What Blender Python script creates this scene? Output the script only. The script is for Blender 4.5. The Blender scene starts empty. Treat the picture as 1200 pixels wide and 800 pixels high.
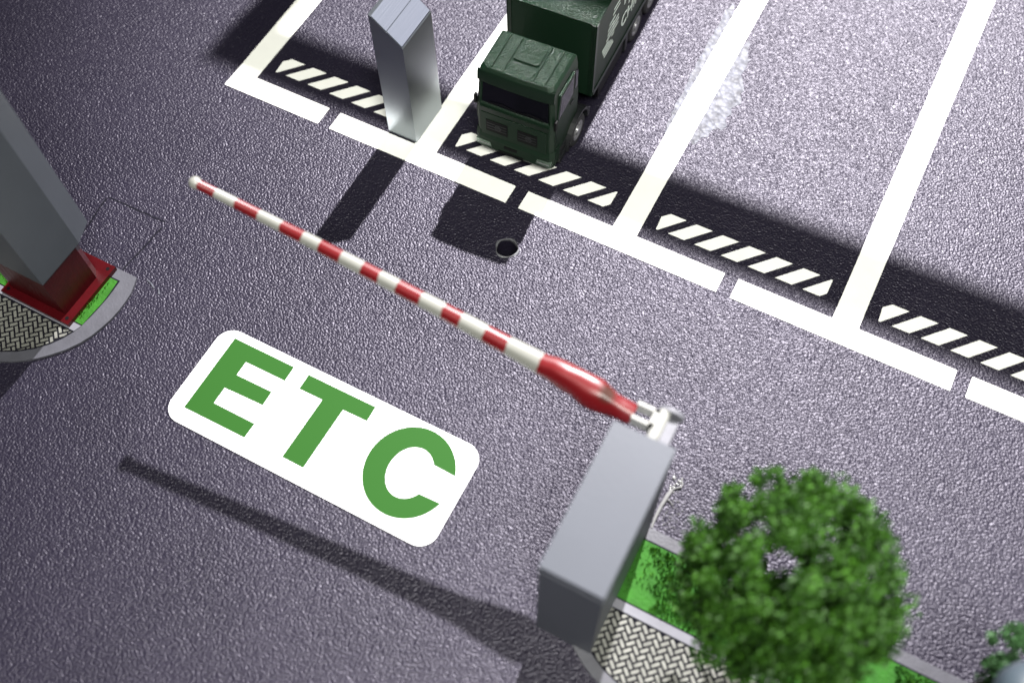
import bpy, bmesh, math, random
from mathutils import Vector, Matrix, noise
random.seed(7)
S = bpy.context.scene
COL = S.collection
# ---------------------------------------------------------------- camera (1 unit = 1 cm of the scale model)
cam_d = bpy.data.cameras.new('camera'); cam = bpy.data.objects.new('camera', cam_d); COL.objects.link(cam)
S.camera = cam
cam_d.sensor_width = 36.0; cam_d.lens = 35.945; cam_d.clip_start = 0.1; cam_d.clip_end = 2000
cam.matrix_world = Matrix(((0.88580903, -0.40426503, 0.22784237, 5.14883246),
                           (0.46386279, 0.78531981, -0.41000501, -7.27410813),
                           (-0.01317844, 0.46887374, 0.88316689, 11.12874174),
                           (0, 0, 0, 1)))
cam_d.dof.use_dof = True; cam_d.dof.focus_distance = 13.2; cam_d.dof.aperture_fstop = 0.195
S.render.resolution_x = 1024; S.render.resolution_y = 682
# ---------------------------------------------------------------- light
S.view_settings.view_transform = 'Standard'; S.view_settings.look = 'None'
S.view_settings.exposure = 0; S.view_settings.gamma = 1
W = bpy.data.worlds.new('World'); S.world = W; W.use_nodes = True
W.node_tree.nodes['Background'].inputs[0].default_value = (0.55, 0.6, 0.75, 1)
W.node_tree.nodes['Background'].inputs[1].default_value = 0.02

def area(name, loc, target, size, power, colour):
    d = bpy.data.lights.new(name, 'AREA'); d.shape = 'DISK'; d.size = size; d.energy = power; d.color = colour
    o = bpy.data.objects.new(name, d); COL.objects.link(o); o.location = loc
    o.rotation_euler = (Vector(target) - Vector(loc)).to_track_quat('-Z', 'Y').to_euler()
    return o
KEY = Vector((-1.0, 41.0, 43.5))
kd = bpy.data.lights.new('key_lamp', 'SPOT'); kd.energy = 800000; kd.color = (1.0, 0.97, 0.98); kd.shadow_soft_size = 0.5
kd.spot_size = math.radians(31); kd.spot_blend = 1.0
ko = bpy.data.objects.new('key_lamp', kd); COL.objects.link(ko); ko.location = KEY
ko.rotation_euler = (Vector((3.2, 6.5, 0)) - KEY).to_track_quat('-Z', 'Y').to_euler()
area('fill_lamp', (12, -15, 31.5), (2.5, -1, 0), 13, 20000, (1.0, 1.0, 0.93))

# ---------------------------------------------------------------- helpers
def nd(nt, t, **k):
    n = nt.nodes.new(t)
    for a, b in k.items(): setattr(n, a, b)
    return n
def mat(name, col, rough=0.5, metal=0.0, spec=0.5, bump=None, mottle=0.0, mscale=3.0, coat=0.0):
    """procedural material: base colour with optional mottling, optional noise bump (scale, strength, distance)"""
    m = bpy.data.materials.new(name); m.use_nodes = True; nt = m.node_tree
    b = nt.nodes['Principled BSDF']
    b.inputs['Base Color'].default_value = (*col, 1); b.inputs['Roughness'].default_value = rough
    b.inputs['Metallic'].default_value = metal; b.inputs['Specular IOR Level'].default_value = spec
    b.inputs['Coat Weight'].default_value = coat
    tc = nd(nt, 'ShaderNodeTexCoord')
    if mottle:
        n = nd(nt, 'ShaderNodeTexNoise'); n.inputs['Scale'].default_value = mscale; n.inputs['Detail'].default_value = 6
        nt.links.new(tc.outputs['Object'], n.inputs['Vector'])
        r = nd(nt, 'ShaderNodeMapRange'); r.inputs[1].default_value = 0.3; r.inputs[2].default_value = 0.7
        r.inputs[3].default_value = 1 - mottle; r.inputs[4].default_value = 1 + mottle
        nt.links.new(n.outputs[0], r.inputs[0])
        v = nd(nt, 'ShaderNodeVectorMath', operation='SCALE'); v.inputs[0].default_value = col
        nt.links.new(r.outputs[0], v.inputs['Scale']); nt.links.new(v.outputs[0], b.inputs['Base Color'])
    if bump:
        n = nd(nt, 'ShaderNodeTexNoise'); n.inputs['Scale'].default_value = bump[0]; n.inputs['Detail'].default_value = 3
        nt.links.new(tc.outputs['Object'], n.inputs['Vector'])
        bb = nd(nt, 'ShaderNodeBump'); bb.inputs['Strength'].default_value = bump[1]; bb.inputs['Distance'].default_value = bump[2]
        nt.links.new(n.outputs[0], bb.inputs['Height']); nt.links.new(bb.outputs[0], b.inputs['Normal'])
    return m

def link(name, bm, material, parent=None, smooth=False, bevel=0.0, seg=2):
    if bevel:
        bmesh.ops.bevel(bm, geom=[e for e in bm.edges if e.is_manifold and e.calc_face_angle(0) > 0.5], offset=bevel,
                        segments=seg, profile=0.5, affect='EDGES', clamp_overlap=True)
    bmesh.ops.recalc_face_normals(bm, faces=bm.faces)
    me = bpy.data.meshes.new(name); bm.to_mesh(me); bm.free()
    for m in (material if isinstance(material, (list, tuple)) else [material]): me.materials.append(m)
    if smooth:
        for f in me.polygons: f.use_smooth = True
        try: me.set_sharp_from_angle(angle=math.radians(40))
        except Exception: pass
    o = bpy.data.objects.new(name, me); COL.objects.link(o)
    if parent: o.parent = parent
    return o
def empty(name, loc=(0, 0, 0), rz=0.0):
    o = bpy.data.objects.new(name, None); COL.objects.link(o); o.location = loc; o.rotation_euler = (0, 0, rz)
    o.empty_display_size = 0.2
    return o
def tag(o, label, cat, group=None):
    o['label'] = label; o['category'] = cat
    if group: o['group'] = group
    return o
def struct(o): o['kind'] = 'structure'; return o

def box(bm, x0, x1, y0, y1, z0, z1):
    v = [bm.verts.new((x, y, z)) for z in (z0, z1) for y in (y0, y1) for x in (x0, x1)]
    for f in ((0, 2, 3, 1), (4, 5, 7, 6), (0, 1, 5, 4), (1, 3, 7, 5), (3, 2, 6, 7), (2, 0, 4, 6)): bm.faces.new([v[i] for i in f])
    return v
def hexa(bm, lo, hi):
    """frustum between two quads (4 points each, counter-clockwise)"""
    a = [bm.verts.new(p) for p in lo]; b = [bm.verts.new(p) for p in hi]
    bm.faces.new(a[::-1]); bm.faces.new(b)
    for i in range(4): bm.faces.new((a[i], a[(i + 1) % 4], b[(i + 1) % 4], b[i]))
def prism(bm, pts, z0, z1):
    a = [bm.verts.new((x, y, z0)) for x, y in pts]; b = [bm.verts.new((x, y, z1)) for x, y in pts]
    bm.faces.new(a[::-1]); bm.faces.new(b); n = len(pts)
    for i in range(n): bm.faces.new((a[i], a[(i + 1) % n], b[(i + 1) % n], b[i]))
def prism_axis(bm, pts, a0, a1, axis='x'):
    """extrude a 2D outline along an axis: x -> pts are (y,z); y -> pts are (x,z)"""
    f = (lambda p, t: (t, p[0], p[1])) if axis == 'x' else (lambda p, t: (p[0], t, p[1]))
    a = [bm.verts.new(f(p, a0)) for p in pts]; b = [bm.verts.new(f(p, a1)) for p in pts]
    bm.faces.new(a[::-1]); bm.faces.new(b); n = len(pts)
    for i in range(n): bm.faces.new((a[i], a[(i + 1) % n], b[(i + 1) % n], b[i]))
def sheet(bm, pts, z): return bm.faces.new([bm.verts.new((x, y, z)) for x, y in pts])
def ring_loft(bm, rings, cap=True):
    vs = [[bm.verts.new(p) for p in r] for r in rings]; n = len(vs[0])
    for a, b in zip(vs, vs[1:]):
        for i in range(n): bm.faces.new((a[i], a[(i + 1) % n], b[(i + 1) % n], b[i]))
    if cap: bm.faces.new(vs[0][::-1]); bm.faces.new(vs[-1])
    return vs
def tube(bm, path, radii, n=16, cap=True):
    rings = []
    for i, p in enumerate(path):
        p = Vector(p); a = Vector(path[max(i - 1, 0)]); b = Vector(path[min(i + 1, len(path) - 1)])
        d = (b - a).normalized(); up = Vector((0, 0, 1)) if abs(d.z) < 0.9 else Vector((1, 0, 0))
        s = d.cross(up).normalized(); u = s.cross(d)
        rr = radii[i] if isinstance(radii[i], (tuple, list)) else (radii[i], radii[i])
        rings.append([p + s * rr[0] * math.cos(t) + u * rr[1] * math.sin(t) for t in [2 * math.pi * k / n for k in range(n)]])
    return ring_loft(bm, rings, cap)
def clip_convex(poly, region):
    out = poly
    for i in range(len(region)):
        ax, ay = region[i]; bx, by = region[(i + 1) % len(region)]
        inside = lambda p: (bx - ax) * (p[1] - ay) - (by - ay) * (p[0] - ax) >= 0
        new = []
        for j in range(len(out)):
            p, q = out[j], out[(j + 1) % len(out)]
            if inside(p): new.append(p)
            if inside(p) != inside(q):
                dx, dy = q[0] - p[0], q[1] - p[1]
                den = (bx - ax) * dy - (by - ay) * dx
                t = -((bx - ax) * (p[1] - ay) - (by - ay) * (p[0] - ax)) / den
                new.append((p[0] + dx * t, p[1] + dy * t))
        out = new
        if not out: return []
    return out
def area2(p): return 0.5 * sum(p[i][0] * p[(i + 1) % len(p)][1] - p[(i + 1) % len(p)][0] * p[i][1] for i in range(len(p)))

# ---------------------------------------------------------------- materials
def asphalt():
    m = bpy.data.materials.new('grained_asphalt'); m.use_nodes = True; nt = m.node_tree; L = nt.links
    b = nt.nodes['Principled BSDF']; tc = nd(nt, 'ShaderNodeTexCoord')
    # wrinkled leather-like grain: warped cells plus fine noise
    wn = nd(nt, 'ShaderNodeTexNoise'); wn.inputs['Scale'].default_value = 15; wn.inputs['Detail'].default_value = 2
    L.new(tc.outputs['Object'], wn.inputs['Vector'])
    ws = nd(nt, 'ShaderNodeVectorMath', operation='SCALE'); ws.inputs['Scale'].default_value = 0.035
    L.new(wn.outputs['Color'], ws.inputs[0])
    add = nd(nt, 'ShaderNodeVectorMath', operation='ADD'); L.new(tc.outputs['Object'], add.inputs[0]); L.new(ws.outputs[0], add.inputs[1])
    mp = nd(nt, 'ShaderNodeMapping'); mp.inputs['Scale'].default_value = (1.0, 1.25, 1.0); L.new(add.outputs[0], mp.inputs[0])
    vo = nd(nt, 'ShaderNodeTexVoronoi', feature='SMOOTH_F1'); vo.inputs['Scale'].default_value = 34
    vo.inputs['Smoothness'].default_value = 0.35; L.new(mp.outputs[0], vo.inputs['Vector'])
    n2 = nd(nt, 'ShaderNodeTexNoise'); n2.inputs['Scale'].default_value = 42; n2.inputs['Detail'].default_value = 1
    n2.inputs['Roughness'].default_value = 0.6; L.new(mp.outputs[0], n2.inputs['Vector'])
    sq = nd(nt, 'ShaderNodeMath', operation='POWER'); sq.inputs[1].default_value = 1.6; L.new(vo.outputs['Distance'], sq.inputs[0])
    mul = nd(nt, 'ShaderNodeMath', operation='MULTIPLY'); mul.inputs[1].default_value = -1.7; L.new(sq.outputs[0], mul.inputs[0])
    mad = nd(nt, 'ShaderNodeMath', operation='MULTIPLY_ADD'); mad.inputs[1].default_value = 0.6
    L.new(n2.outputs[0], mad.inputs[0]); L.new(mul.outputs[0], mad.inputs[2])
    bp = nd(nt, 'ShaderNodeBump'); bp.inputs['Strength'].default_value = 1.0; bp.inputs['Distance'].default_value = 0.0060
    L.new(mad.outputs[0], bp.inputs['Height']); L.new(bp.outputs[0], b.inputs['Normal'])
    # base colour: slight patchy wear
    n3 = nd(nt, 'ShaderNodeTexNoise'); n3.inputs['Scale'].default_value = 0.8; n3.inputs['Detail'].default_value = 5
    L.new(tc.outputs['Object'], n3.inputs['Vector'])
    cr = nd(nt, 'ShaderNodeValToRGB'); cr.color_ramp.elements[0].position = 0.35; cr.color_ramp.elements[1].position = 0.68
    cr.color_ramp.elements[0].color = (0.0095, 0.0080, 0.0160, 1); cr.color_ramp.elements[1].color = (0.0125, 0.0105, 0.0200, 1)
    L.new(n3.outputs[0], cr.inputs[0]); L.new(cr.outputs[0], b.inputs['Base Color'])
    b.inputs['Roughness'].default_value = 0.42; b.inputs['Specular IOR Level'].default_value = 0.42; b.inputs['Specular Tint'].default_value = (0.92, 0.88, 1.0, 1)
    return m
M_ASPH = asphalt()
M_PAINT = mat('white_road_paint', (0.84, 0.84, 0.79), 0.45, mottle=0.02, mscale=5, bump=(40, 0.15, 0.01))
M_STICK = mat('white_sticker', (0.90, 0.90, 0.90), 0.4, bump=(3, 0.05, 0.01))
M_GREENL = mat('sticker_green', (0.0165, 0.070, 0.0100), 0.6, spec=0.1)
M_KERB = mat('grey_kerb', (0.060, 0.060, 0.072), 0.5, mottle=0.12, mscale=6, bump=(30, 0.3, 0.01))
M_KERBL = mat('pale_kerb_tile', (0.13, 0.13, 0.15), 0.5, mottle=0.1, mscale=6)
M_GAP = mat('dark_joint', (0.005, 0.005, 0.008), 0.9, spec=0.1)
M_BRICK = mat('paving_brick', (0.14, 0.14, 0.125), 0.45, mottle=0.25, mscale=9, bump=(60, 0.3, 0.008))
M_TURF = mat('turf_sheet', (0.018, 0.095, 0.006), 0.7, spec=0.2, mottle=0.2, mscale=6, bump=(25, 0.5, 0.02))
M_STEEL = None

def brushed(name, col, rough, axis_scale, strength=0.25, metal=1.0):
    m = bpy.data.materials.new(name); m.use_nodes = True; nt = m.node_tree; L = nt.links
    b = nt.nodes['Principled BSDF']; b.inputs['Metallic'].default_value = metal
    b.inputs['Base Color'].default_value = (*col, 1)
    tc = nd(nt, 'ShaderNodeTexCoord'); mp = nd(nt, 'ShaderNodeMapping'); mp.inputs['Scale'].default_value = axis_scale
    L.new(tc.outputs['Object'], mp.inputs[0])
    n = nd(nt, 'ShaderNodeTexNoise'); n.inputs['Scale'].default_value = 1; n.inputs['Detail'].default_value = 4
    L.new(mp.outputs[0], n.inputs['Vector'])
    r = nd(nt, 'ShaderNodeMapRange'); r.inputs[3].default_value = rough - 0.012; r.inputs[4].default_value = rough + 0.02
    L.new(n.outputs[0], r.inputs[0]); L.new(r.outputs[0], b.inputs['Roughness'])
    bb = nd(nt, 'ShaderNodeBump'); bb.inputs['Strength'].default_value = strength; bb.inputs['Distance'].default_value = 0.01
    L.new(n.outputs[0], bb.inputs['Height']); L.new(bb.outputs[0], b.inputs['Normal'])
    return m

# ---------------------------------------------------------------- the road board, with the drilled hole
HC = Vector((1.585, -0.925)); HR = 0.135
def wob(t, amp=1.0): return HR * (1 + amp * (0.02 * math.sin(3 * t + 1) + 0.015 * math.sin(5 * t)))
bm = bmesh.new()
B = 120
ov = [bm.verts.new(p) for p in ((-B, -B, 0), (B, -B, 0), (B, B, 0), (-B, B, 0))]
NH = 40
hv = [bm.verts.new((HC.x + wob(t) * math.cos(t) * 1.02, HC.y + wob(t) * math.sin(t), 0)) for t in [2 * math.pi * k / NH for k in range(NH)]]
# four sectors between square corners and hole
sec = [5 + 10 * k for k in range(4)]   # hole vertex facing each corner (225,315,45,135 deg)
idx = [int(NH * a / 360) % NH for a in (225, 315, 45, 135)]
for k in range(4):
    a, b_ = idx[k], idx[(k + 1) % 4]
    chain = []; i = a
    while True:
        chain.append(hv[i]);
        if i == b_: break
        i = (i + 1) % NH
    bm.faces.new([ov[k], ov[(k + 1) % 4]] + chain[::-1])
lo = [bm.verts.new((v.co.x, v.co.y, -0.6)) for v in hv]
for i in range(NH): bm.faces.new((hv[i], lo[i], lo[(i + 1) % NH], hv[(i + 1) % NH]))
bm.faces.new(lo)
bmesh.ops.triangulate(bm, faces=[f for f in bm.faces if len(f.verts) > 4])
ground = struct(link('ground', bm, M_ASPH))
# raised pale lip of the hole
M_LIP = mat('chipped_rim', (0.10, 0.10, 0.11), 0.4, mottle=0.4, mscale=20, bump=(50, 0.6, 0.01))
bm = bmesh.new(); rings = []
prof = [(0.0, -0.05), (-0.002, 0.004), (0.006, 0.013), (0.013, 0.010), (0.020, 0.001)]
for dr, z in prof:
    rings.append([Vector((HC.x + (wob(t, 1.4) + dr * (1 + 0.5 * math.sin(4 * t + 2))) * math.cos(t) * 1.02,
                          HC.y + (wob(t, 1.4) + dr * (1 + 0.5 * math.sin(4 * t + 2))) * math.sin(t), z)) for t in [2 * math.pi * k / 64 for k in range(64)]])
ring_loft(bm, rings, cap=False)
link('hole_rim', bm, M_LIP, ground, smooth=True)

# ---------------------------------------------------------------- painted markings (thin sheets of paint)
LW, LH, PX1 = 0.3396, 0.3054, -2.957
ZP = 0.006
def paint(name, pts, z=ZP, material=M_PAINT, parent=ground):
    bm = bmesh.new(); prism(bm, pts if area2(pts) > 0 else pts[::-1], 0.0005, z)
    return link(name, bm, material, parent)
lines_x = [PX1, 0.0, 3.0, 6.0, 9.0, 12.0]
for x in lines_x: paint('parking_line', [(x - LW, 0.0), (x, 0.0), (x, 14), (x - LW, 14)])
gaps = [x + 1.234 for x in lines_x[:-1]]
segs = []; x = PX1 - LW
for g in gaps: segs.append((x, g)); x = g + 0.189
segs.append((x, 12.0))
for a, b_ in segs: paint('front_line', [(a, -LH), (b_, -LH), (b_, -0.0005), (a, -0.0005)])
for x in lines_x[:-1]:
    bm = bmesh.new(); reg = [(x + 0.175, 0.0), (x + 2.485, 0.0), (x + 2.485, 1.0), (x + 0.175, 1.0)]
    for i in range(7):
        a = x - 0.02 + 0.368 * i
        p = clip_convex([(a, 0.229), (a + 0.224, 0.229), (a + 0.50, 0.527), (a + 0.277, 0.527)], reg)
        if i == 0: p = [(x + 0.18, 0.219), (x + 0.205, 0.222), (x + 0.482, 0.527), (x + 0.262, 0.527), (x + 0.166, 0.432)]
        prism(bm, p, 0.0005, ZP)
    link('hatch_marking', bm, M_PAINT, ground)
# cut outline of a square inspection patch near the column
bm = bmesh.new()
for a, b_ in (((-3.55, -2.64), (-2.62, -2.63)), ((-2.61, -2.72), (-2.66, -3.48)), ((-3.56, -2.68), (-3.48, -3.3))):
    a = Vector((*a, 0)); b_ = Vector((*b_, 0)); d = (b_ - a).normalized(); s = Vector((-d.y, d.x, 0)) * 0.013
    n = 14; prev = None
    for k in range(n + 1):
        p = a.lerp(b_, k / n) + s * random.uniform(-0.5, 0.5)
        q = [bm.verts.new(p + s * random.uniform(0.5, 1) + Vector((0, 0, 0.0015))), bm.verts.new(p - s * random.uniform(0.5, 1) + Vector((0, 0, 0.0015)))]
        if prev: bm.faces.new((prev[0], prev[1], q[1], q[0]))
        prev = q
link('cut_line', bm, M_GAP, ground)

# glue smear under the divider line
def smear_mat():
    m = bpy.data.materials.new('dried_glue'); m.use_nodes = True; nt = m.node_tree; L = nt.links
    b = nt.nodes['Principled BSDF']; tc = nd(nt, 'ShaderNodeTexCoord')
    v = nd(nt, 'ShaderNodeTexVoronoi'); v.inputs['Scale'].default_value = 14; L.new(tc.outputs['Object'], v.inputs['Vector'])
    n = nd(nt, 'ShaderNodeTexNoise'); n.inputs['Scale'].default_value = 9; n.inputs['Detail'].default_value = 6; L.new(tc.outputs['Object'], n.inputs['Vector'])
    cr = nd(nt, 'ShaderNodeValToRGB'); cr.color_ramp.elements[0].position = 0.3; cr.color_ramp.elements[1].position = 0.72
    cr.color_ramp.elements[0].color = (0.018, 0.018, 0.026, 1); cr.color_ramp.elements[1].color = (0.115, 0.12, 0.15, 1)
    L.new(n.outputs[0], cr.inputs[0]); L.new(cr.outputs[0], b.inputs['Base Color'])
    bp = nd(nt, 'ShaderNodeBump'); bp.inputs['Distance'].default_value = 0.03; bp.inputs['Strength'].default_value = 0.7
    L.new(v.outputs['Distance'], bp.inputs['Height']); L.new(bp.outputs[0], b.inputs['Normal'])
    b.inputs['Roughness'].default_value = 0.6
    return m
M_GLUE = smear_mat()
def ragged(pts, amp=0.03, step=0.07):
    out = []
    for i in range(len(pts)):
        a = Vector(pts[i]); b_ = Vector(pts[(i + 1) % len(pts)]); n = max(1, int((b_ - a).length / step))
        for k in range(n):
            p = a.lerp(b_, k / n); out.append((p.x + random.uniform(-amp, amp), p.y + random.uniform(-amp, amp)))
    return out
paint('glue_residue', ragged([(3.0, 1.75), (3.09, 1.73), (3.22, 2.08), (3.34, 2.16), (3.30, 2.58), (3.37, 2.69), (3.22, 3.2), (3.15, 3.62), (3.03, 3.85), (2.97, 3.6)]), 0.004, M_GLUE)
paint('glue_residue', ragged([(2.70, 1.45), (2.70, 3.6), (2.64, 4.3), (2.55, 4.47), (2.52, 4.1), (2.55, 3.3), (2.56, 2.65), (2.60, 1.97)], 0.02), 0.004, M_GLUE)

# ---------------------------------------------------------------- ETC sticker
stk = empty('lane_marking', (0, 0, 0))
tag(stk, 'white rounded rectangle with big green ETC letters lying on the road under the barrier arm', 'road sign')
def rrect(cx, cy, w, h, r, n=10):
    pts = []
    for k, (sx, sy) in enumerate(((1, 1), (-1, 1), (-1, -1), (1, -1))):
        for i in range(n + 1):
            t = math.pi / 2 * (k + i / n)
            pts.append((cx + sx * (w / 2 - r) + r * math.cos(t), cy + sy * (h / 2 - r) + r * math.sin(t)))
    return pts
bm = bmesh.new(); prism(bm, rrect(0.845, -4.215, 3.67, 1.35, 0.22), 0.0008, 0.014)
link('plate', bm, M_STICK, stk)
def letter(pts):
    bm = bmesh.new(); p = pts if area2(pts) > 0 else pts[::-1]; prism(bm, p, 0.0142, 0.018); bm.normal_update()
    bmesh.ops.triangulate(bm, faces=[f for f in bm.faces if len(f.verts) > 4]); link('letter', bm, M_GREENL, stk)
letter([(-0.788, -3.644), (-0.795, -4.698), (0.076, -4.690), (0.083, -4.486), (-0.507, -4.486), (-0.507, -4.260), (0.032, -4.242), (0.030, -4.046), (-0.478, -4.052), (-0.478, -3.855), (0.088, -3.850), (0.086, -3.642)])
letter([(0.300, -3.648), (1.247, -3.642), (1.250, -3.845), (0.920, -3.852), (0.900, -4.688), (0.603, -4.687), (0.627, -3.853), (0.300, -3.858)])
cx, cy = 2.015, -4.165
oc = []; ic = []
t0, t1 = math.radians(20), math.radians(343)
for k in range(49):
    t = t0 + (t1 - t0) * k / 48
    oc.append((cx + 0.535 * math.cos(t), cy + 0.568 * math.sin(t)))
u0, u1 = math.radians(40), math.radians(328)
for k in range(41):
    t = u0 + (u1 - u0) * k / 40
    ic.append((cx + 0.01 + 0.262 * math.cos(t), cy - 0.005 + 0.325 * math.sin(t)))
letter(oc + ic[::-1])

# ---------------------------------------------------------------- traffic islands (kerb, turf, herringbone paving)
def island(mirror):
    f = (lambda p: (1.69 - p[0], p[1])) if mirror else (lambda p: p)
    root = struct(empty('traffic_island'))
    far = -12.0
    outer = [(far, -5.36), (-3.75, -5.35), (-3.45, -5.32), (-3.18, -5.25), (-3.04, -5.18), (-2.9, -5.09), (-2.78, -4.99), (-2.67, -4.88), (-2.55, -4.74), (-2.45, -4.58), (-2.39, -4.44),
             (-2.35, -4.29), (-2.32, -4.14), (-2.31, -3.99), (-2.315, -3.85), (-2.33, -3.72), (-2.37, -3.6), (-2.41, -3.5), (far, -3.5)]
    inner = [(far, -5.24), (-3.72, -5.23), (-3.48, -5.20), (-3.24, -5.13), (-3.07, -5.04), (-2.9, -4.91), (-2.77, -4.77), (-2.68, -4.63), (-2.62, -4.50), (-2.585, -4.36), (-2.565, -4.2),
             (-2.555, -4.05), (-2.55, -3.92), (-2.555, -3.78), (-2.565, -3.64), (far, -3.64)]
    o2 = [f(p) for p in outer]; i2 = [f(p) for p in inner]
    if area2(o2) < 0: o2 = o2[::-1]
    bm = bmesh.new(); prism(bm, o2, 0.0006, 0.034); link('kerb', bm, M_KERB, root, bevel=0.006)
    # dark joint sheet inside the kerb
    if area2(i2) < 0: i2 = i2[::-1]
    bm = bmesh.new(); prism(bm, i2, 0.030, 0.037); link('joint', bm, M_GAP, root)
    # turf bed
    turf = clip_convex(i2, [(-30, -4.375), (30, -4.375), (30, -3.5), (-30, -3.5)])
    sc = lambda poly, d: [(p[0] + (-d if (p[0] > -2.75) else 0), p[1]) for p in poly]
    cut = -2.585; r = [f(p) for p in ((far, -4.372), (-2.70 if False else cut, -4.372), (cut + .01, -4.2), (cut + .025, -4.0), (cut + .02, -3.85), (cut, -3.66), (far, -3.66))]
    if area2(r) < 0: r = r[::-1]
    bm = bmesh.new(); prism(bm, r, 0.034, 0.042); tf = link('turf_bed', bm, M_TURF, root)
    # inner kerb strip
    r = [f(p) for p in ((far, -4.49), (-2.62, -4.49), (-2.585, -4.39), (far, -4.39))]
    if area2(r) < 0: r = r[::-1]
    bm = bmesh.new(); prism(bm, r, 0.034, 0.045); link('kerb_strip', bm, M_KERBL, root)
    # herringbone paving
    reg = [f(p) for p in [(-7.5, -5.225)] + [(p[0] - 0.012, p[1] + 0.012) for p in inner[1:8]] + [(-2.64, -4.51), (-7.5, -4.51)]]
    if area2(reg) < 0: reg = reg[::-1]
    w = 0.0575; ca = math.cos(math.pi / 4); bm = bmesh.new(); g = 0.20
    cx0 = -5.0 if not mirror else 6.69
    for i in range(-90, 90):
        for j in range(-90, 90):
            k = (i - j) % 4
            if k == 0: q = (i + g, i + 2 - g, j + g, j + 1 - g)
            elif k == 3: q = (i + g, i + 1 - g, j + g, j + 2 - g)
            else: continue
            sgn = -1 if mirror else 1
            pts = [(x * w, y * w) for x, y in ((q[0], q[2]), (q[1], q[2]), (q[1], q[3]), (q[0], q[3]))]
            pts = [(cx0 + (x * ca - y * ca), -4.9 + (x * ca + y * ca)) for x, y in pts]
            if not (-5.4 < pts[0][1] < -4.3): continue
            c = clip_convex(pts, reg)
            if len(c) > 2 and abs(area2(c)) > 0.0002:
                prism(bm, c, 0.034, 0.046 + random.uniform(-0.002, 0.002))
    link('paving', bm, M_BRICK, root)
    # flocked grass, as short blades
    bm = bmesh.new(); xs = (-5.6, -2.66) if not mirror else (4.76, 9.4)
    for k in range(9000 if mirror else 2600):
        x = random.uniform(*xs); y = random.uniform(-4.35, -3.68)
        dens = noise.noise(Vector((x * 2.2, y * 2.2, 3))) + (0.12 if mirror else 0.25)
        edge = min((x - 4.76) if mirror else (-2.6 - x), 1)
        if dens < -0.05 or (mirror and x < 4.95 + 0.12 * math.sin(y * 9) and random.random() < 0.85): continue
        if not mirror and (y > -3.72 or y < -4.33): continue
        h = random.uniform(0.02, 0.06); a = random.uniform(0, 6.28); s = 0.012
        tx, ty = random.uniform(-0.03, 0.03), random.uniform(-0.03, 0.03)
        v = [bm.verts.new((x + s * math.cos(a), y + s * math.sin(a), 0.041)), bm.verts.new((x - s * math.cos(a), y - s * math.sin(a), 0.041)), bm.verts.new((x + tx, y + ty, 0.042 + h))]
        bm.faces.new(v)
    gr = link('grass', bm, M_FLOCK, root); gr['kind'] = 'stuff'
    return root

def foliage_mat(name, dark, light, trans=0.0):
    m = bpy.data.materials.new(name); m.use_nodes = True; nt = m.node_tree; L = nt.links
    b = nt.nodes['Principled BSDF']; tc = nd(nt, 'ShaderNodeTexCoord')
    n = nd(nt, 'ShaderNodeTexNoise'); n.inputs['Scale'].default_value = 4.5; n.inputs['Detail'].default_value = 5
    L.new(tc.outputs['Object'], n.inputs['Vector'])
    g = nd(nt, 'ShaderNodeNewGeometry')
    ad = nd(nt, 'ShaderNodeMath', operation='MULTIPLY_ADD'); ad.inputs[1].default_value = 0.35
    L.new(g.outputs['Random Per Island'], ad.inputs[0]); L.new(n.outputs[0], ad.inputs[2])
    cr = nd(nt, 'ShaderNodeValToRGB'); cr.color_ramp.elements[0].position = 0.42; cr.color_ramp.elements[1].position = 0.95
    cr.color_ramp.elements[0].color = (*dark, 1); cr.color_ramp.elements[1].color = (*light, 1)
    L.new(ad.outputs[0], cr.inputs[0]); L.new(cr.outputs[0], b.inputs['Base Color'])
    b.inputs['Roughness'].default_value = 0.55; b.inputs['Specular IOR Level'].default_value = 0.25
    return m
M_FLOCK = foliage_mat('flock_grass', (0.016, 0.080, 0.005), (0.045, 0.150, 0.010))
island(False); island(True)

# ---------------------------------------------------------------- square aluminium pillar
M_ALU = brushed('brushed_aluminium', (0.30, 0.33, 0.36), 0.32, (24, 24, 0.6), 0.0)
M_ALUT = brushed('sawn_aluminium', (0.10, 0.11, 0.14), 0.45, (90, 2, 90), 0.2, 0.0)
px0, px1, py0, py1 = -0.757, -0.318, 0.022, 0.725
pil = empty('metal_pillar', ((px0 + px1) / 2, (py0 + py1) / 2, 0)); o = pil.location
tag(pil, 'short square brushed aluminium pillar with a slanted top on the line left of the truck', 'pillar')
ZL, ZR = 2.17, 1.79
bm = bmesh.new()
Q = lambda x, y, z: (x - o.x, y - o.y, z)
hexa(bm, [Q(px0, py0, 0.007), Q(px1, py0, 0.007), Q(px1, py1, 0.007), Q(px0, py1, 0.007)],
     [Q(px0, py0, ZL), Q(px1, py0, ZR), Q(px1, py1, ZR), Q(px0, py1, ZL)])
link('shaft', bm, M_ALU, pil, bevel=0.012)
bm = bmesh.new(); sl = (ZR - ZL) / (px1 - px0)
def slab(xa, xb, h):
    za, zb = ZL + sl * (xa - px0), ZL + sl * (xb - px0)
    hexa(bm, [Q(xa, py0 + .012, za), Q(xb, py0 + .012, zb), Q(xb, py1 - .012, zb), Q(xa, py1 - .012, za)],
         [Q(xa, py0 + .012, za + h), Q(xb, py0 + .012, zb + h), Q(xb, py1 - .012, zb + h), Q(xa, py1 - .012, za + h)])
slab(px0 + 0.035, px0 + 0.225, 0.010); slab(px0 + 0.235, px1 - 0.014, 0.018)
link('cap', bm, M_ALUT, pil, bevel=0.004)

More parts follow.
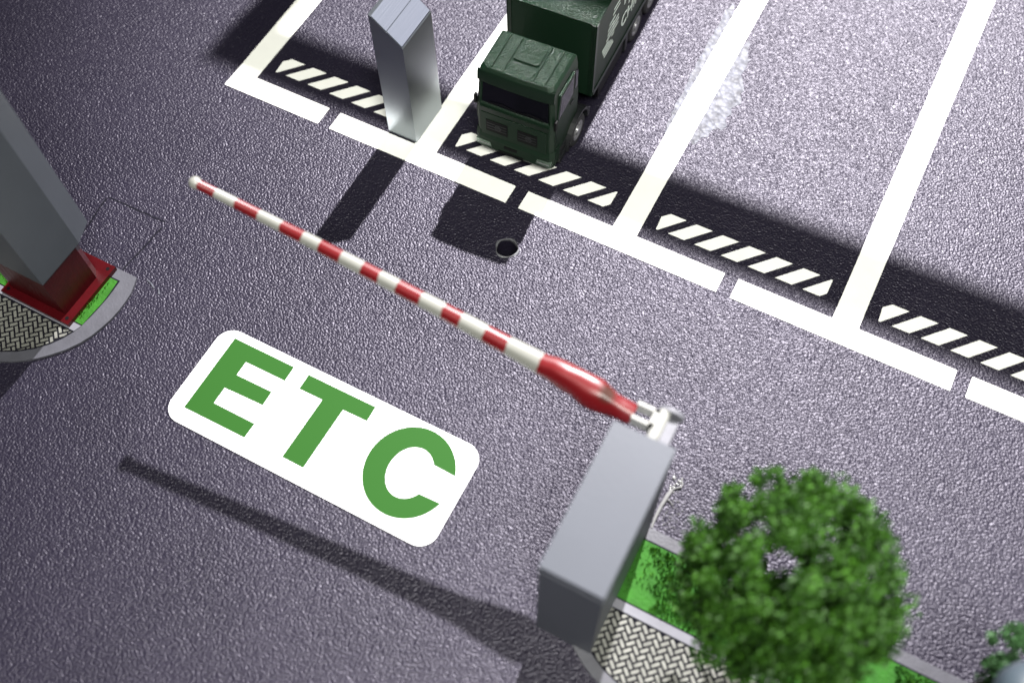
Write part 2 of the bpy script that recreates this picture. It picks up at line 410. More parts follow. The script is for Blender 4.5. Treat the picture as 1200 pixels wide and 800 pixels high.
# ---------------------------------------------------------------- delivery truck (front faces -Y)
M_TG = None
def metallic_green():
    m = bpy.data.materials.new('sparkling_green_paint'); m.use_nodes = True; nt = m.node_tree; L = nt.links
    b = nt.nodes['Principled BSDF']; tc = nd(nt, 'ShaderNodeTexCoord')
    b.inputs['Base Color'].default_value = (0.0036, 0.0138, 0.0064, 1)
    v = nd(nt, 'ShaderNodeTexVoronoi'); v.inputs['Scale'].default_value = 46; L.new(tc.outputs['Object'], v.inputs['Vector'])
    n = nd(nt, 'ShaderNodeTexNoise'); n.inputs['Scale'].default_value = 120; n.inputs['Detail'].default_value = 1; L.new(tc.outputs['Object'], n.inputs['Vector'])
    ad = nd(nt, 'ShaderNodeMath', operation='ADD'); L.new(v.outputs['Distance'], ad.inputs[0]); L.new(n.outputs[0], ad.inputs[1])
    bp = nd(nt, 'ShaderNodeBump'); bp.inputs['Distance'].default_value = 0.0095
    ge = nd(nt, 'ShaderNodeNewGeometry'); sx_ = nd(nt, 'ShaderNodeSeparateXYZ'); L.new(ge.outputs['True Normal'], sx_.inputs[0])
    mr = nd(nt, 'ShaderNodeMapRange'); mr.inputs[1].default_value = 0.6; mr.inputs[2].default_value = 0.95; mr.inputs[3].default_value = 0.06; mr.inputs[4].default_value = 1.0
    L.new(sx_.outputs['Z'], mr.inputs[0]); L.new(mr.outputs[0], bp.inputs['Strength'])
    L.new(ad.outputs[0], bp.inputs['Height']); L.new(bp.outputs[0], b.inputs['Normal'])
    rr = nd(nt, 'ShaderNodeMapRange'); rr.inputs[1].default_value = 0.6; rr.inputs[2].default_value = 0.95; rr.inputs[3].default_value = 0.55; rr.inputs[4].default_value = 0.17
    L.new(sx_.outputs['Z'], rr.inputs[0]); L.new(rr.outputs[0], b.inputs['Roughness'])
    b.inputs['Metallic'].default_value = 0.0; b.inputs['Specular IOR Level'].default_value = 0.20
    return m
M_TG = metallic_green()
M_TGD = mat('dark_green_plastic', (0.0026, 0.0095, 0.0046), 0.45, spec=0.25)
M_BLK = mat('black_plastic', (0.002, 0.002, 0.0025), 0.6, spec=0.12)
M_DGR = mat('dark_grey_plastic', (0.008, 0.009, 0.010), 0.5, spec=0.3)
M_GLASS = mat('dark_glass', (0.003, 0.003, 0.005), 0.15, spec=0.2)
M_LAMP = mat('headlight_lens', (0.10, 0.14, 0.11), 0.15, metal=0.4)
M_RIM = mat('grey_rim', (0.30, 0.30, 0.31), 0.35, metal=0.6)
M_WHITE = mat('pale_green_lettering', (0.50, 0.56, 0.52), 0.5)
M_RUB = mat('rubber', (0.012, 0.012, 0.013), 0.7)
trk = empty('delivery_truck', (1.07, 0.28, 0), math.radians(2.5))
tag(trk, 'dark green toy box truck parked nose-out between the white parking lines', 'truck')
# cab shell with recessed windows: profile (y,z), extruded across x with narrower upper part
def cab():
    bm = bmesh.new()
    def ring(z, hw, y0, y1, c=0.05):   # rounded front corners
        return [(-hw + c, y0, z), (0, y0 - 0.012, z), (hw - c, y0, z), (hw, y0 + c, z), (hw, y1, z), (-hw, y1, z), (-hw, y0 + c, z)]
    rings = [ring(0.42, 0.550, 0.01, 0.80), ring(0.90, 0.548, 0.005, 0.80), ring(1.05, 0.542, 0.015, 0.80), ring(1.45, 0.522, 0.045, 0.79),
             ring(1.60, 0.510, 0.060, 0.77, 0.06), ring(1.645, 0.475, 0.100, 0.73, 0.07)]
    vs = ring_loft(bm, rings)
    bm.faces.ensure_lookup_table()
    bm.normal_update()
    # front faces of ring band 2->3 (windscreen) : inset and push in
    fr = [f for f in bm.faces if f.normal.y < -0.9 and 1.05 - .01 <= min(v.co.z for v in f.verts) and max(v.co.z for v in f.verts) <= 1.46]
    r = bmesh.ops.inset_region(bm, faces=fr, thickness=0.030, use_even_offset=True)
    bmesh.ops.translate(bm, verts=list({v for f in fr for v in f.verts}), vec=(0, 0.030, 0))
    return bm
link('cab', cab(), M_TG, trk, bevel=0.010)
bm = bmesh.new(); yy = lambda z: 0.015 + 0.075 * (z - 1.05) + 0.012
wsr = lambda z, w: [Vector(q) for q in ((-w, yy(z), z), (0, yy(z) - 0.012, z), (w, yy(z), z), (w, yy(z) + 0.03, z), (0, yy(z) + 0.03, z), (-w, yy(z) + 0.03, z))]
ring_loft(bm, [wsr(1.085, 0.462), wsr(1.42, 0.445)])
ws = link('windscreen', bm, M_GLASS, trk)
bm = bmesh.new()
for x0, x1 in ((-0.36, 0.02), (0.04, 0.40)):
    tube(bm, [(x0, 0.014, 1.105), (x0 + 0.18, 0.012, 1.14), (x1, 0.016, 1.108)], [0.007] * 3, 6)
link('wiper', bm, M_BLK, ws)
# sun visor along the roof edge
bm = bmesh.new()
n = 10; top = []; bot = []
for k in range(n + 1):
    t = -1 + 2 * k / n; x = 0.525 * t; y = 0.022 + 0.028 * abs(t) ** 4
    top.append((x, y)); 
def visor_sec(x, y): return [(x, y, 1.435), (x, y + 0.012, 1.565), (x, y + 0.035, 1.60), (x, y + 0.05, 1.59), (x, y + 0.03, 1.435)]
ring_loft(bm, [[Vector(q) for q in visor_sec(*p)] for p in top])
link('sun_visor', bm, M_TGD, trk, smooth=True)
# roof ribs and hatch
bm = bmesh.new()
for x in (-0.355, -0.195, 0.205, 0.365):
    bm = bmesh.new(); tube(bm, [(x, 0.12, 1.640), (x, 0.16, 1.654), (x, 0.67, 1.654), (x, 0.71, 1.640)], [(0.011, 0.014)] * 4, 8); link('roof_rib', bm, M_TG, trk, smooth=True)
for x in (-0.17, 0.18): bm = bmesh.new(); tube(bm, [(x - 0.02, 0.13, 1.643), (x - 0.005, 0.24, 1.648)], [(0.01, 0.008)] * 2, 8); link('short_rib', bm, M_TG, trk, smooth=True)
bm = bmesh.new(); prism(bm, rrect(0.005, 0.50, 0.35, 0.32, 0.05, 5), 1.640, 1.666); link('roof_hatch', bm, M_TG, trk, bevel=0.006)
# side windows, door line, handle (both sides)
for sx in (-1, 1):
    def side_panel(name, yz, x0, x1, m, parent=trk, bev=0.0):
        bm = bmesh.new(); pts = yz if sx > 0 else yz[::-1]
        prism_axis(bm, pts, sx * x0, sx * x1, 'x'); return link(name, bm, m, parent, bevel=bev)
    dr = side_panel('door', [(0.115, 0.62), (0.64, 0.70), (0.64, 1.45), (0.20, 1.45), (0.115, 1.08)], 0.515, 0.5515, M_TG, trk, 0.006)
    side_panel('window', [(0.145, 1.06), (0.60, 1.10), (0.60, 1.40), (0.225, 1.40)], 0.520, 0.5545, M_GLASS, dr)
    side_panel('handle', [(0.52, 0.97), (0.60, 0.975), (0.60, 1.0), (0.52, 0.995)], 0.55, 0.565, M_DGR, dr)
    side_panel('quarter_window', [(0.68, 1.10), (0.755, 1.10), (0.755, 1.38), (0.68, 1.38)], 0.505, 0.5475, M_GLASS)
    side_panel('pillar_vent', [(0.02 + .03, 0.72), (0.09, 0.74), (0.105, 1.06), (0.07, 1.06)], 0.53, 0.556, M_TGD)
    side_panel('mirror', [(0.02, 1.00), (0.07, 1.00), (0.07, 1.15), (0.02, 1.15)], 0.545, 0.575, M_BLK)
    # mudguard arch
    bm = bmesh.new(); rings = []
    for k in range(17):
        t = math.radians(-8 + 196 * k / 16); c, s_ = math.cos(t), math.sin(t)
        r0, r1 = 0.275, 0.325
        rings.append([Vector((sx * a, 0.75 - c * r * 1.12, 0.235 + s_ * r)) for a, r in ((0.40, r0), (0.605, r0), (0.612, r1), (0.40, r1))])
    ring_loft(bm, rings); link('mudguard', bm, M_DGR, trk)
    # steps below the door
    bm = bmesh.new(); box(bm, sx * 0.44 if sx > 0 else -0.575, 0.575 if sx > 0 else -0.44, 0.20, 0.40, 0.16, 0.24)
    box(bm, sx * 0.46 if sx > 0 else -0.565, 0.565 if sx > 0 else -0.46, 0.20, 0.42, 0.28, 0.40); link('step', bm, M_DGR, trk, bevel=0.01)
# grille panel
bm = bmesh.new()
box(bm, -0.46, 0.46, -0.018, 0.03, 0.52, 0.93); gp = link('grille_panel', bm, M_TG, trk, bevel=0.012)
for x0, x1 in ((-0.395, -0.085), (0.055, 0.335)):
    bm = bmesh.new(); box(bm, x0, x1, -0.024, -0.010, 0.60, 0.815); gr_ = link('grille', bm, M_BLK, gp, bevel=0.004)
    bm = bmesh.new()
    for z in (0.655, 0.705, 0.755): box(bm, x0 + 0.015, x1 - 0.015, -0.029, -0.020, z, z + 0.014)
    c = (x0 + x1) / 2 + 0.02
    rings = [[Vector((c + r * math.cos(t), y, 0.71 + r * math.sin(t))) for t in [2 * math.pi * k / 16 for k in range(16)]] for y, r in ((-0.022, 0.048), (-0.034, 0.044), (-0.034, 0.030), (-0.026, 0.028))]
    ring_loft(bm, rings); link('grille_bar', bm, M_DGR, gp)
bm = bmesh.new(); box(bm, -0.48, 0.48, -0.014, 0.03, 0.945, 1.03); link('wiper_cowl', bm, M_TGD, trk, bevel=0.012)
# bumper
bm = bmesh.new()
def brow(z, hw, y, c): return [(-hw, y + c + 0.16, z), (-hw, y + c, z), (-hw + c, y + 0.012, z), (-0.25, y, z), (0.25, y, z), (hw - c, y + 0.012, z), (hw, y + c, z), (hw, y + c + 0.16, z)]
ring_loft(bm, [brow(0.20, 0.535, 0.0, 0.06), brow(0.26, 0.560, -0.03, 0.06), brow(0.44, 0.568, -0.03, 0.06), brow(0.53, 0.560, -0.005, 0.06)])
bp_ = link('bumper', bm, M_TG, trk, bevel=0.008)
for sx in (-1, 1):
    bm = bmesh.new(); pts = [(0.32, 0.295), (0.50, 0.285), (0.545, 0.30), (0.545, 0.385), (0.34, 0.375)]
    p = [(sx * x, z) for x, z in pts]
    prism_axis(bm, p, -0.034, 0.02, 'y'); h = link('headlight', bm, M_LAMP, trk, bevel=0.006)
    bm = bmesh.new(); box(bm, min(sx * .345, sx * .52), max(sx * .345, sx * .52), -0.040, -0.030, 0.328, 0.338); link('lens_trim', bm, M_RIM, h)
bm = bmesh.new(); box(bm, -0.14, 0.05, -0.036, -0.02, 0.355, 0.405); box(bm, -0.22, 0.14, -0.036, -0.02, 0.235, 0.29); link('bumper_slot', bm, M_BLK, bp_)
# cargo box
bm = bmesh.new(); box(bm, -0.615, 0.615, 1.13, 5.2, 0.52, 1.795); cargo = link('cargo_box', bm, M_TG, trk, bevel=0.010)
bm = bmesh.new()
for x0, x1, y0, y1, z0, z1 in ((0.612, 0.628, 1.16, 5.2, 0.515, 0.60), (-0.628, -0.612, 1.16, 5.2, 0.515, 0.60), (0.612, 0.624, 1.125, 1.19, 0.60, 1.79),
                               (-0.624, -0.612, 1.125, 1.19, 0.60, 1.79), (-0.60, -0.555, 1.118, 1.135, 0.53, 1.79), (0.555, 0.60, 1.118, 1.135, 0.53, 1.79)):
    box(bm, x0, x1, y0, y1, z0, z1)
link('edge_trim', bm, M_TGD, cargo, bevel=0.003)
# emblem of slanted horizontal strokes, then lettering, on both sides
def side_marks(sx):
    bm = bmesh.new()
    strokes = [(1.40, 1.62, 1.08), (1.43, 1.70, 1.02), (1.46, 1.76, 0.96), (1.49, 1.80, 0.90), (1.53, 1.76, 1.15), (1.56, 1.80, 1.22), (1.56, 1.76, 1.30), (1.60, 1.80, 1.37),
               (1.72, 1.92, 1.28), (1.74, 1.94, 1.21), (1.77, 1.93, 1.14), (1.70, 1.94, 1.46), (1.73, 1.97, 1.53), (1.72, 1.80, 1.08)]
    for y0, y1, z in strokes:
        x = 0.616
        p = [(y0, z), (y1, z), (y1 + 0.008, z + 0.020), (y0 + 0.008, z + 0.020)]
        if sx < 0: p = [(3.2 - a, b_) for a, b_ in p][::-1]
        prism_axis(bm, p, sx * x, sx * (x + 0.004), 'x')
    link('emblem', bm, M_WHITE, cargo)
side_marks(1); side_marks(-1)
def text_mesh(name, s, size, parent, material, loc, rot, ext=0.002, shear=0.0):
    c = bpy.data.curves.new(name, 'FONT'); c.body = s; c.size = size; c.extrude = ext; c.shear = shear; c.offset = 0.002
    t = bpy.data.objects.new(name, c); COL.objects.link(t)
    dg = bpy.context.evaluated_depsgraph_get(); me = bpy.data.meshes.new_from_object(t.evaluated_get(dg))
    bpy.data.objects.remove(t)
    me.materials.clear(); me.materials.append(material)
    o = bpy.data.objects.new(name, me); COL.objects.link(o); o.parent = parent; o.location = loc; o.rotation_euler = rot
    return o
H = math.pi / 2
text_mesh('lettering', '中国邮政', 0.50, cargo, M_WHITE, (0.6185, 2.07, 1.19), (H, 0, H))
text_mesh('lettering', 'CHINA POST', 0.30, cargo, M_WHITE, (0.6185, 2.07, 0.88), (H, 0, H))
text_mesh('lettering', '中国邮政', 0.50, cargo, M_WHITE, (-0.6185, 4.3, 1.19), (H, 0, -H))
text_mesh('lettering', 'CHINA POST', 0.30, cargo, M_WHITE, (-0.6185, 4.3, 0.88), (H, 0, -H))
# chassis, air deflector gap, tank, mudflaps
bm = bmesh.new(); box(bm, -0.26, 0.26, 0.15, 5.1, 0.26, 0.50); box(bm, -0.45, 0.45, 0.80, 0.98, 0.42, 1.25); box(bm, -0.50, 0.50, 0.20, 0.85, 0.30, 0.50)
link('chassis', bm, M_BLK, trk, bevel=0.01)
for sx in (-1, 1):
    a, b_ = sorted((sx * 0.34, sx * 0.60))
    bm = bmesh.new(); box(bm, a, b_, 1.42, 2.30, 0.20, 0.45); link('side_skirt', bm, M_BLK, trk, bevel=0.03)
    bm = bmesh.new(); box(bm, a, b_, 2.42, 2.50, 0.12, 0.50); link('mudflap', bm, M_DGR, trk, bevel=0.01)
def wheel(x, y, sx):
    bm = bmesh.new(); w0, w1 = x - sx * 0.17, x
    rings = [[Vector((xx, y + r * math.cos(t), 0.235 + r * math.sin(t))) for t in [2 * math.pi * k / 36 for k in range(36)]]
             for xx, r in ((w0, 0.15), (w0, 0.215), (w0 + sx * 0.02, 0.235), (w1 - sx * 0.02, 0.235), (w1, 0.215), (w1 - sx * 0.004, 0.150), (w1 - sx * 0.03, 0.145))]
    ring_loft(bm, rings); wo = link('wheel', bm, M_RUB, trk, smooth=True)
    bm = bmesh.new()
    rings = [[Vector((w1 + sx * d, y + r * math.cos(t), 0.235 + r * math.sin(t))) for t in [2 * math.pi * k / 28 for k in range(28)]]
             for d, r in ((-0.028, 0.148), (-0.001, 0.146), (-0.003, 0.128), (-0.022, 0.105), (-0.020, 0.060), (0.008, 0.050), (0.012, 0.030))]
    ring_loft(bm, rings)
    for k in range(8):
        t = 2 * math.pi * k / 8
        box(bm, *sorted((w1 - sx * 0.022, w1 - sx * 0.004)), y + 0.082 * math.cos(t) - 0.009, y + 0.082 * math.cos(t) + 0.009, 0.235 + 0.082 * math.sin(t) - 0.009, 0.235 + 0.082 * math.sin(t) + 0.009)
    link('rim', bm, M_RIM, wo, smooth=True)
for sx in (-1, 1):
    for y in (0.75, 2.85, 3.45): wheel(sx * 0.60, y, sx)

# ---------------------------------------------------------------- barrier gate
M_HOUS = mat('grey_housing_plastic', (0.060, 0.066, 0.083), 0.5, mottle=0.03, mscale=2, bump=(20, 0.08, 0.01))
M_WMET = mat('white_bracket_metal', (0.42, 0.42, 0.40), 0.25, metal=0.3)
bg = empty('barrier_gate', (4.43, -4.275, 0))
tag(bg, 'grey box barrier with a long red and white striped arm, left of the round tree', 'barrier')
bm = bmesh.new(); box(bm, -0.315, 0.315, -0.775, 0.775, 0.0, 2.35)
hs = link('housing', bm, M_HOUS, bg, bevel=0.025, seg=3)
bm = bmesh.new(); box(bm, -0.322, 0.322, -0.782, 0.782, 2.20, 2.212); link('lid_seam', bm, M_HOUS, hs)
ox, oy = 4.43, -4.275
def boom_mat():
    m = bpy.data.materials.new('striped_arm_paint'); m.use_nodes = True; nt = m.node_tree; L = nt.links
    b = nt.nodes['Principled BSDF']; tc = nd(nt, 'ShaderNodeTexCoord'); sp = nd(nt, 'ShaderNodeSeparateXYZ')
    n = nd(nt, 'ShaderNodeTexNoise'); n.inputs['Scale'].default_value = 14; L.new(tc.outputs['Object'], n.inputs['Vector'])
    ma = nd(nt, 'ShaderNodeMath', operation='MULTIPLY_ADD'); ma.inputs[1].default_value = 0.03; L.new(n.outputs[0], ma.inputs[0])
    L.new(tc.outputs['Object'], sp.inputs[0]); L.new(sp.outputs['X'], ma.inputs[2])
    mr = nd(nt, 'ShaderNodeMapRange'); mr.inputs[1].default_value = -6; mr.inputs[2].default_value = 0; L.new(ma.outputs[0], mr.inputs[0])
    cr = nd(nt, 'ShaderNodeValToRGB'); cr.color_ramp.interpolation = 'CONSTANT'
    red = (0.125, 0.004, 0.006, 1); wh = (0.22, 0.22, 0.20, 1)
    bounds = BOUNDS
    els = cr.color_ramp.elements; els[0].position = 0; els[0].color = wh
    cols = [red if k % 2 == 0 else wh for k in range(len(bounds))]
    first = True
    for x, c in zip(bounds, cols):
        pos = (x - ox + 0.015 + 6) / 6
        if first: e = els[1]; e.position = pos; first = False
        else: e = els.new(pos)
        e.color = c
    L.new(mr.outputs[0], cr.inputs[0])
    vd = nd(nt, 'ShaderNodeVectorMath', operation='DISTANCE'); vd.inputs[1].default_value = (-0.52, 1.11, 2.10); L.new(tc.outputs['Object'], vd.inputs[0])
    st = nd(nt, 'ShaderNodeMapRange'); st.inputs[1].default_value = 0.05; st.inputs[2].default_value = 0.12; st.inputs[3].default_value = 0.75; st.inputs[4].default_value = 0.0
    L.new(vd.outputs['Value'], st.inputs[0]); mx = nd(nt, 'ShaderNodeMix', data_type='RGBA'); mx.inputs[7].default_value = (0.02, 0.018, 0.01, 1)
    L.new(st.outputs[0], mx.inputs[0]); L.new(cr.outputs[0], mx.inputs[6])
    L.new(mx.outputs[2], b.inputs['Base Color']); b.inputs['Roughness'].default_value = 0.36
    return m
# arm axis runs from root (x 4.24, z 2.0) to the tip (x -0.92, z 2.47); BOUNDS = x of every colour change
AX0, AX1 = Vector((4.225, -3.18, 1.93)), Vector((-0.98, -3.06, 2.37))
from_px = [-0.94, -0.72, -0.47, -0.18, 0.08, 0.34, 0.56, 0.81, 1.07, 1.29, 1.50, 1.78, 2.03, 2.25, 2.53, 2.78, 3.16]
BOUNDS = from_px
M_BOOM = boom_mat()
bm = bmesh.new(); path = []; rad = []
for x, r in ((-1.045, 0.012), (-1.04, 0.045), (-1.015, 0.066), (-0.985, 0.074), (-0.955, 0.066), (-0.935, 0.054), (0.5, 0.070), (1.8, 0.082), (2.8, 0.098), (3.2, 0.115),
             (3.30, 0.130), (3.45, 0.142), (3.58, 0.150), (3.70, 0.162), (3.80, 0.166), (3.88, 0.150), (3.98, 0.125), (4.08, 0.112), (4.17, 0.108), (4.21, 0.10)):
    t = (AX0.x - x) / (AX0.x - AX1.x); p = AX0.lerp(AX1, t); p.y += 0.14 * t * (1 - t)
    path.append((p.x - ox, p.y - oy, p.z)); rad.append((r * (0.92 if x > 3.25 else 1), r * (1.1 if x > 3.25 else 1)))
tube(bm, path, rad, 20)
for v in bm.verts:
    if v.co.x + ox > 3.25: v.co += Vector((0, 1, 1)) * 0.028 * noise.noise(Vector((v.co.x * 5, v.co.y * 6, v.co.z * 6)))
link('boom_arm', bm, M_BOOM, bg, smooth=True)
# bracket, shaft and disc behind the housing
bm = bmesh.new()
box(bm, -0.22, 0.01, 1.01, 1.045, 1.88, 2.05); box(bm, -0.22, 0.01, 1.17, 1.205, 1.88, 2.05); box(bm, -0.04, 0.02, 1.01, 1.205, 1.86, 2.05)
link('bracket', bm, M_WMET, bg, bevel=0.012)
bm = bmesh.new(); tube(bm, [(0.05, 0.775, 2.0), (0.05, 1.23, 2.0)], [0.065, 0.065], 24); link('shaft', bm, M_WMET, bg, bevel=0.01)
bm = bmesh.new(); box(bm, 0.10, 0.215, 0.775, 1.18, 1.82, 2.0); link('hinge_block', bm, M_KERBL, bg, bevel=0.012)
bm = bmesh.new(); tube(bm, [(0.11, 1.23, 1.98), (0.11, 1.275, 1.98)], [(0.135, 0.10)] * 2, 28); link('disc', bm, M_KERBL, bg, bevel=0.008)
# thread of dried glue at the foot of the housing
M_GLU2 = mat('clear_glue_bead', (0.20, 0.20, 0.20), 0.12, spec=0.8, bump=(12, 0.5, 0.02))
bm = bmesh.new()
tube(bm, [(4.765, -3.49, 0.012), (4.755, -3.35, 0.02), (4.76, -3.2, 0.024), (4.775, -3.06, 0.026), (4.79, -2.98, 0.02)], [0.014, 0.018, 0.022, 0.026, 0.02], 8)
tube(bm, [(4.775, -3.10, 0.02), (4.83, -3.11, 0.016), (4.87, -3.14, 0.01)], [0.010, 0.008, 0.005], 6)
tube(bm, [(4.79, -2.98, 0.02), (4.83, -2.93, 0.02), (4.87, -2.90, 0.02), (4.875, -2.85, 0.018), (4.84, -2.82, 0.014)], [0.010, 0.010, 0.012, 0.009, 0.006], 6)
for k in range(26):
    x = random.uniform(4.74, 4.86); y = random.uniform(-3.0, -2.78); r = random.uniform(0.006, 0.016)
    m4 = Matrix.Translation((x, y, 0.008)) @ Matrix.Diagonal((r, r, r * 0.8, 1)); bmesh.ops.create_icosphere(bm, subdivisions=1, radius=1, matrix=m4)
for k in range(40):
    x = random.uniform(4.82, 5.0); y = random.uniform(-3.45, -3.05); r = random.uniform(0.004, 0.010)
    m4 = Matrix.Translation((x, y, 0.008)) @ Matrix.Diagonal((r, r, r, 1)); bmesh.ops.create_icosphere(bm, subdivisions=1, radius=1, matrix=m4)
link('glue_thread', bm, M_GLU2, ground, smooth=True)

# ---------------------------------------------------------------- grey column on a red footing (left)
M_RED = mat('dark_red_steel', (0.040, 0.0012, 0.0025), 0.35, spec=0.25, mottle=0.15, mscale=6, bump=(30, 0.15, 0.01))
M_COLG = mat('blue_grey_column_paint', (0.050, 0.057, 0.068), 0.45, mottle=0.06, mscale=2, bump=(16, 0.08, 0.01))
cl = empty('gantry_column', (-3.24, -4.0, 0))
tag(cl, 'tall blue-grey steel column on a dark red bolted footing at the left traffic island', 'column')
O2 = (-3.24, -4.0)
bm = bmesh.new(); box(bm, -3.78 - O2[0], -2.70 - O2[0], -4.47 - O2[1], -3.52 - O2[1], 0.042, 0.105); fp = link('base_plate', bm, M_RED, cl, bevel=0.012)
bm = bmesh.new()
for x, y in ((-2.77, -3.59), (-2.77, -4.40), (-3.71, -3.59), (-3.71, -4.40)): tube(bm, [(x - O2[0], y - O2[1], 0.10), (x - O2[0], y - O2[1], 0.108)], [0.024, 0.024], 14)
link('bolt_hole', bm, M_BLK, fp)
bm = bmesh.new()
def poly(d, z, c=0.10):
    x0, x1, y0, y1 = -3.66 - d, -2.815 + d, -4.365 - d, -3.66 + d
    return [(x - O2[0], y - O2[1], z) for x, y in ((x0, y0), (x1, y0), (x1, y1 - c), (x1 - c, y1), (x0, y1))]
ring_loft(bm, [[Vector(p) for p in poly(0, 0.10)], [Vector(p) for p in poly(0, 0.82)]])
pd = link('pedestal', bm, M_RED, cl, bevel=0.010)
bm = bmesh.new()
for k in range(6):
    y = -4.30 + k * 0.095; box(bm, -2.818 - O2[0], -2.8135 - O2[0], y - O2[1], y + 0.035 - O2[1], 0.12, 0.80)
for k in range(7):
    x = -3.60 + k * 0.11; box(bm, x - O2[0], x + 0.04 - O2[0], -4.3665 - O2[1], -4.362 - O2[1], 0.12, 0.80)
link('pedestal_rib', bm, M_RED, pd)
bm = bmesh.new()
def cp(z, k):
    return [Vector((x * k - O2[0] * k if False else x - O2[0], y - O2[1], z)) for x, y in ((-3.70, -4.37), (-2.79 + k, -4.37), (-2.79 + k, -3.70), (-2.90 + k, -3.40), (-3.70, -3.40))]
ring_loft(bm, [cp(0.83, 0), cp(13.0, 0.0)]); link('shaft', bm, M_COLG, cl, bevel=0.012)

# ---------------------------------------------------------------- model trees
M_LEAF = foliage_mat('foam_foliage', (0.006, 0.025, 0.003), (0.042, 0.125, 0.010))
M_LEAF2 = foliage_mat('pale_foliage', (0.020, 0.060, 0.018), (0.06, 0.15, 0.05))
M_BARK = mat('brown_bark', (0.020, 0.016, 0.012), 0.8, mottle=0.3, mscale=12, bump=(25, 0.6, 0.02))
def tree(name, base, cz, R, nclump, nleaf, leaf, label, lm, hole=None, squash=1.0):
    root = empty(name, base); tag(root, label, 'tree')
    bm = bmesh.new()
    tube(bm, [(0, 0, 0.03), (0.02, 0.01, cz * 0.3), (-0.02, 0.0, cz * 0.6), (0.0, 0.02, cz * 0.8)], [0.10 * R, 0.075 * R, 0.06 * R, 0.03 * R], 10)
    tips = []
    for k in range(5):
        a = k * 2.4; e = random.uniform(0.2, 1.1); d = Vector((math.cos(a) * math.cos(e), math.sin(a) * math.cos(e), math.sin(e)))
        p0 = Vector((0, 0, cz * random.uniform(0.45, 0.8))); p1 = p0 + d * R * 0.4 + Vector((0, 0, .05)); p2 = p0 + d * R * 0.8
        tube(bm, [p0, p1, p2], [0.035 * R, 0.025 * R, 0.012 * R], 6)
    link('trunk', bm, M_BARK, root, smooth=True)
    bm = bmesh.new()
    for c in range(nclump):
        for _ in range(60):
            d = Vector((random.gauss(0, 1), random.gauss(0, 1), random.gauss(0, 1))).normalized()
            rr = R * (random.uniform(0.72, 0.96) if random.random() < 0.75 else random.uniform(0.3, 0.72))
            rr *= 1 + 0.06 * noise.noise(d * 2.3 + Vector(base))
            p = Vector((d.x * rr, d.y * rr, cz + d.z * rr * squash))
            if p.z < cz - R * 0.8: continue
            if hole:
                w = p + Vector(base); ok = True
                for o_, dr_, hr in hole:
                    v = w - o_; dist = (v - dr_ * v.dot(dr_)).length
                    if dist < hr: ok = False
                if not ok: continue
            break
        cr = random.uniform(0.10, 0.20) * R
        for _ in range(nleaf):
            q = Vector((random.gauss(0, 1), random.gauss(0, 1), random.gauss(0, 1))).normalized() * cr * random.uniform(0.3, 0.9)
            q = p + q
            n = Vector((random.gauss(0, 1), random.gauss(0, 1), random.gauss(0, 1))).normalized()
            s = n.orthogonal().normalized() * leaf * random.uniform(0.6, 1.3); t = n.cross(s).normalized() * leaf * random.uniform(0.4, 0.9)
            bm.faces.new([bm.verts.new(q + s), bm.verts.new(q + t), bm.verts.new(q - s), bm.verts.new(q - t)])
    link('crown', bm, lm, root)
    return root
camloc = Vector((5.14883246, -7.27410813, 11.12874174))
def ray_to(x, y): return (Vector((x, y, 0)) - camloc).normalized()
gaps_ = [(camloc, ray_to(6.27, -3.17), 0.17), (camloc, ray_to(6.10, -3.17), 0.15), (camloc, ray_to(6.55, -2.90), 0.08)]
tree('tree', (6.16, -4.02, 0.04), 1.85, 1.04, 360, 100, 0.030, 'large round dark green model tree beside the grey barrier box', M_LEAF, gaps_)
tree('tree', (8.38, -3.56, 0.04), 1.30, 0.40, 90, 90, 0.020, 'small pale green tree cut off by the lower right corner of the photo', M_LEAF2)

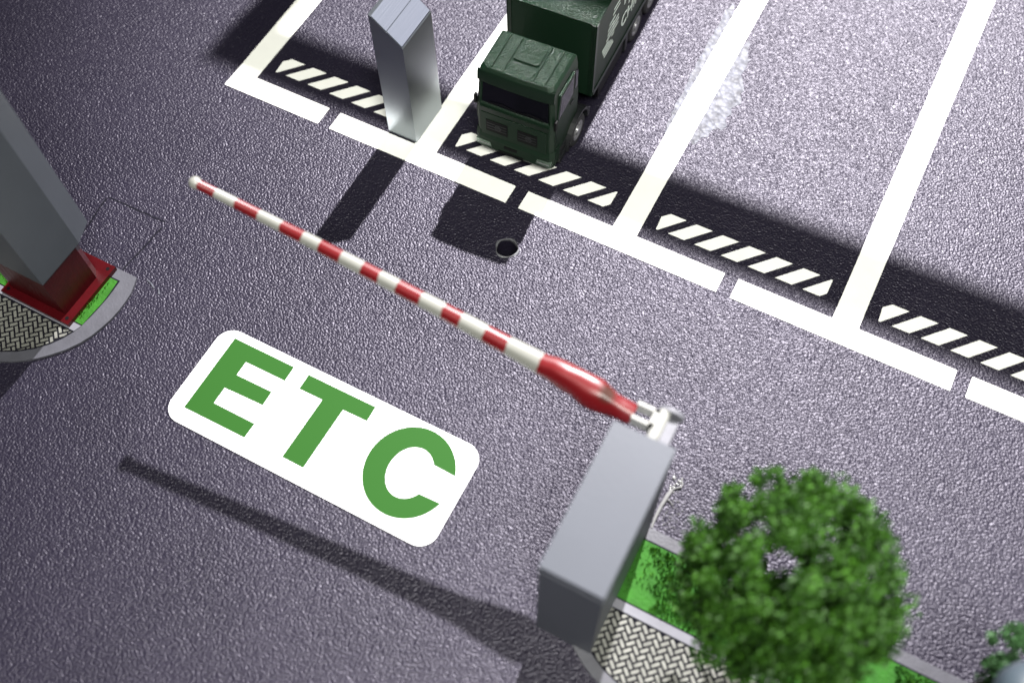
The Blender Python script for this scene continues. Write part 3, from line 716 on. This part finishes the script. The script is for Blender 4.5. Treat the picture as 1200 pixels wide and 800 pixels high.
# ---------------------------------------------------------------- booth at the lower right corner
M_ROOF = mat('blue_grey_roof', (0.050, 0.068, 0.085), 0.45, mottle=0.1, mscale=3)
M_WALL = mat('pale_booth_wall', (0.25, 0.25, 0.24), 0.6)
bt = empty('booth', (8.52, -4.62, 0)); tag(bt, 'blue-grey rounded roof of a small booth poking into the lower right corner', 'booth')
bm = bmesh.new(); box(bm, -0.38, 0.38, -0.40, 0.40, 0.0, 2.35); bw = link('wall', bm, M_WALL, bt, bevel=0.02)
for sx in (-1, 1):
    bm = bmesh.new(); a, b_ = sorted((sx * 0.375, sx * 0.386)); box(bm, a, b_, -0.28, 0.28, 1.2, 2.0); link('window', bm, M_GLASS, bt)
bm = bmesh.new(); a = rrect(0, 0, 1.34, 1.40, 0.30, 8)
ring_loft(bm, [[Vector((x * k, y * k, z)) for x, y in a] for k, z in ((0.93, 2.35), (1.0, 2.40), (1.0, 2.50), (0.93, 2.60), (0.72, 2.68), (0.35, 2.72))])
link('roof', bm, M_ROOF, bt, smooth=True)

# ---------------------------------------------------------------- canopy frame behind the stalls (out of the picture; it shades the stalls)
# small chips of pale glue on the road by the left island
bm = bmesh.new()
for (x0, y0), (x1, y1) in (((-2.28, -3.46), (-2.13, -3.52)), ((-2.08, -3.50), (-2.02, -3.56))): tube(bm, [(x0, y0, 0.004), ((x0 + x1) / 2, (y0 + y1) / 2 + .01, 0.008), (x1, y1, 0.004)], [(0.012, 0.008)] * 3, 6)
link('glue_chip', bm, M_GLUE, ground)
def back_project(x, y, z):   # where at height z the lamp's ray to ground point (x, y) passes
    t = z / KEY.z; return (x + (KEY.x - x) * t, y + (KEY.y - y) * t)
cf = empty('canopy_frame', (4, 10, 0)); tag(cf, 'grey portal frame spanning the far end of the parking stalls', 'frame')
bm = bmesh.new(); Z = 9.6
A = back_project(-3.88, 0.26, Z); Bq = back_project(-3.88, 0.98, Z); C1 = back_project(14, 0.42, Z); D1 = back_project(14, 1.48, Z)
hexa(bm, [(p[0] - 4, p[1] - 10, Z) for p in (A, C1, D1, Bq)], [(p[0] - 4, p[1] - 10, Z + 0.25) for p in (A, C1, D1, Bq)])
link('beam', bm, M_COLG, cf, bevel=0.02)
bm = bmesh.new(); box(bm, A[0] - 4, A[0] + 0.52 - 4, A[1] - 10 + 0.05, Bq[1] - 10 - 0.02, 0.0, Z - 0.002)
link('post', bm, M_COLG, cf, bevel=0.02)
bm = bmesh.new(); box(bm, C1[0] - 0.52 - 4, C1[0] - 4, C1[1] - 10 + 0.05, C1[1] - 10 + 0.6, 0.0, Z - 0.002)
link('post', bm, M_COLG, cf, bevel=0.02)
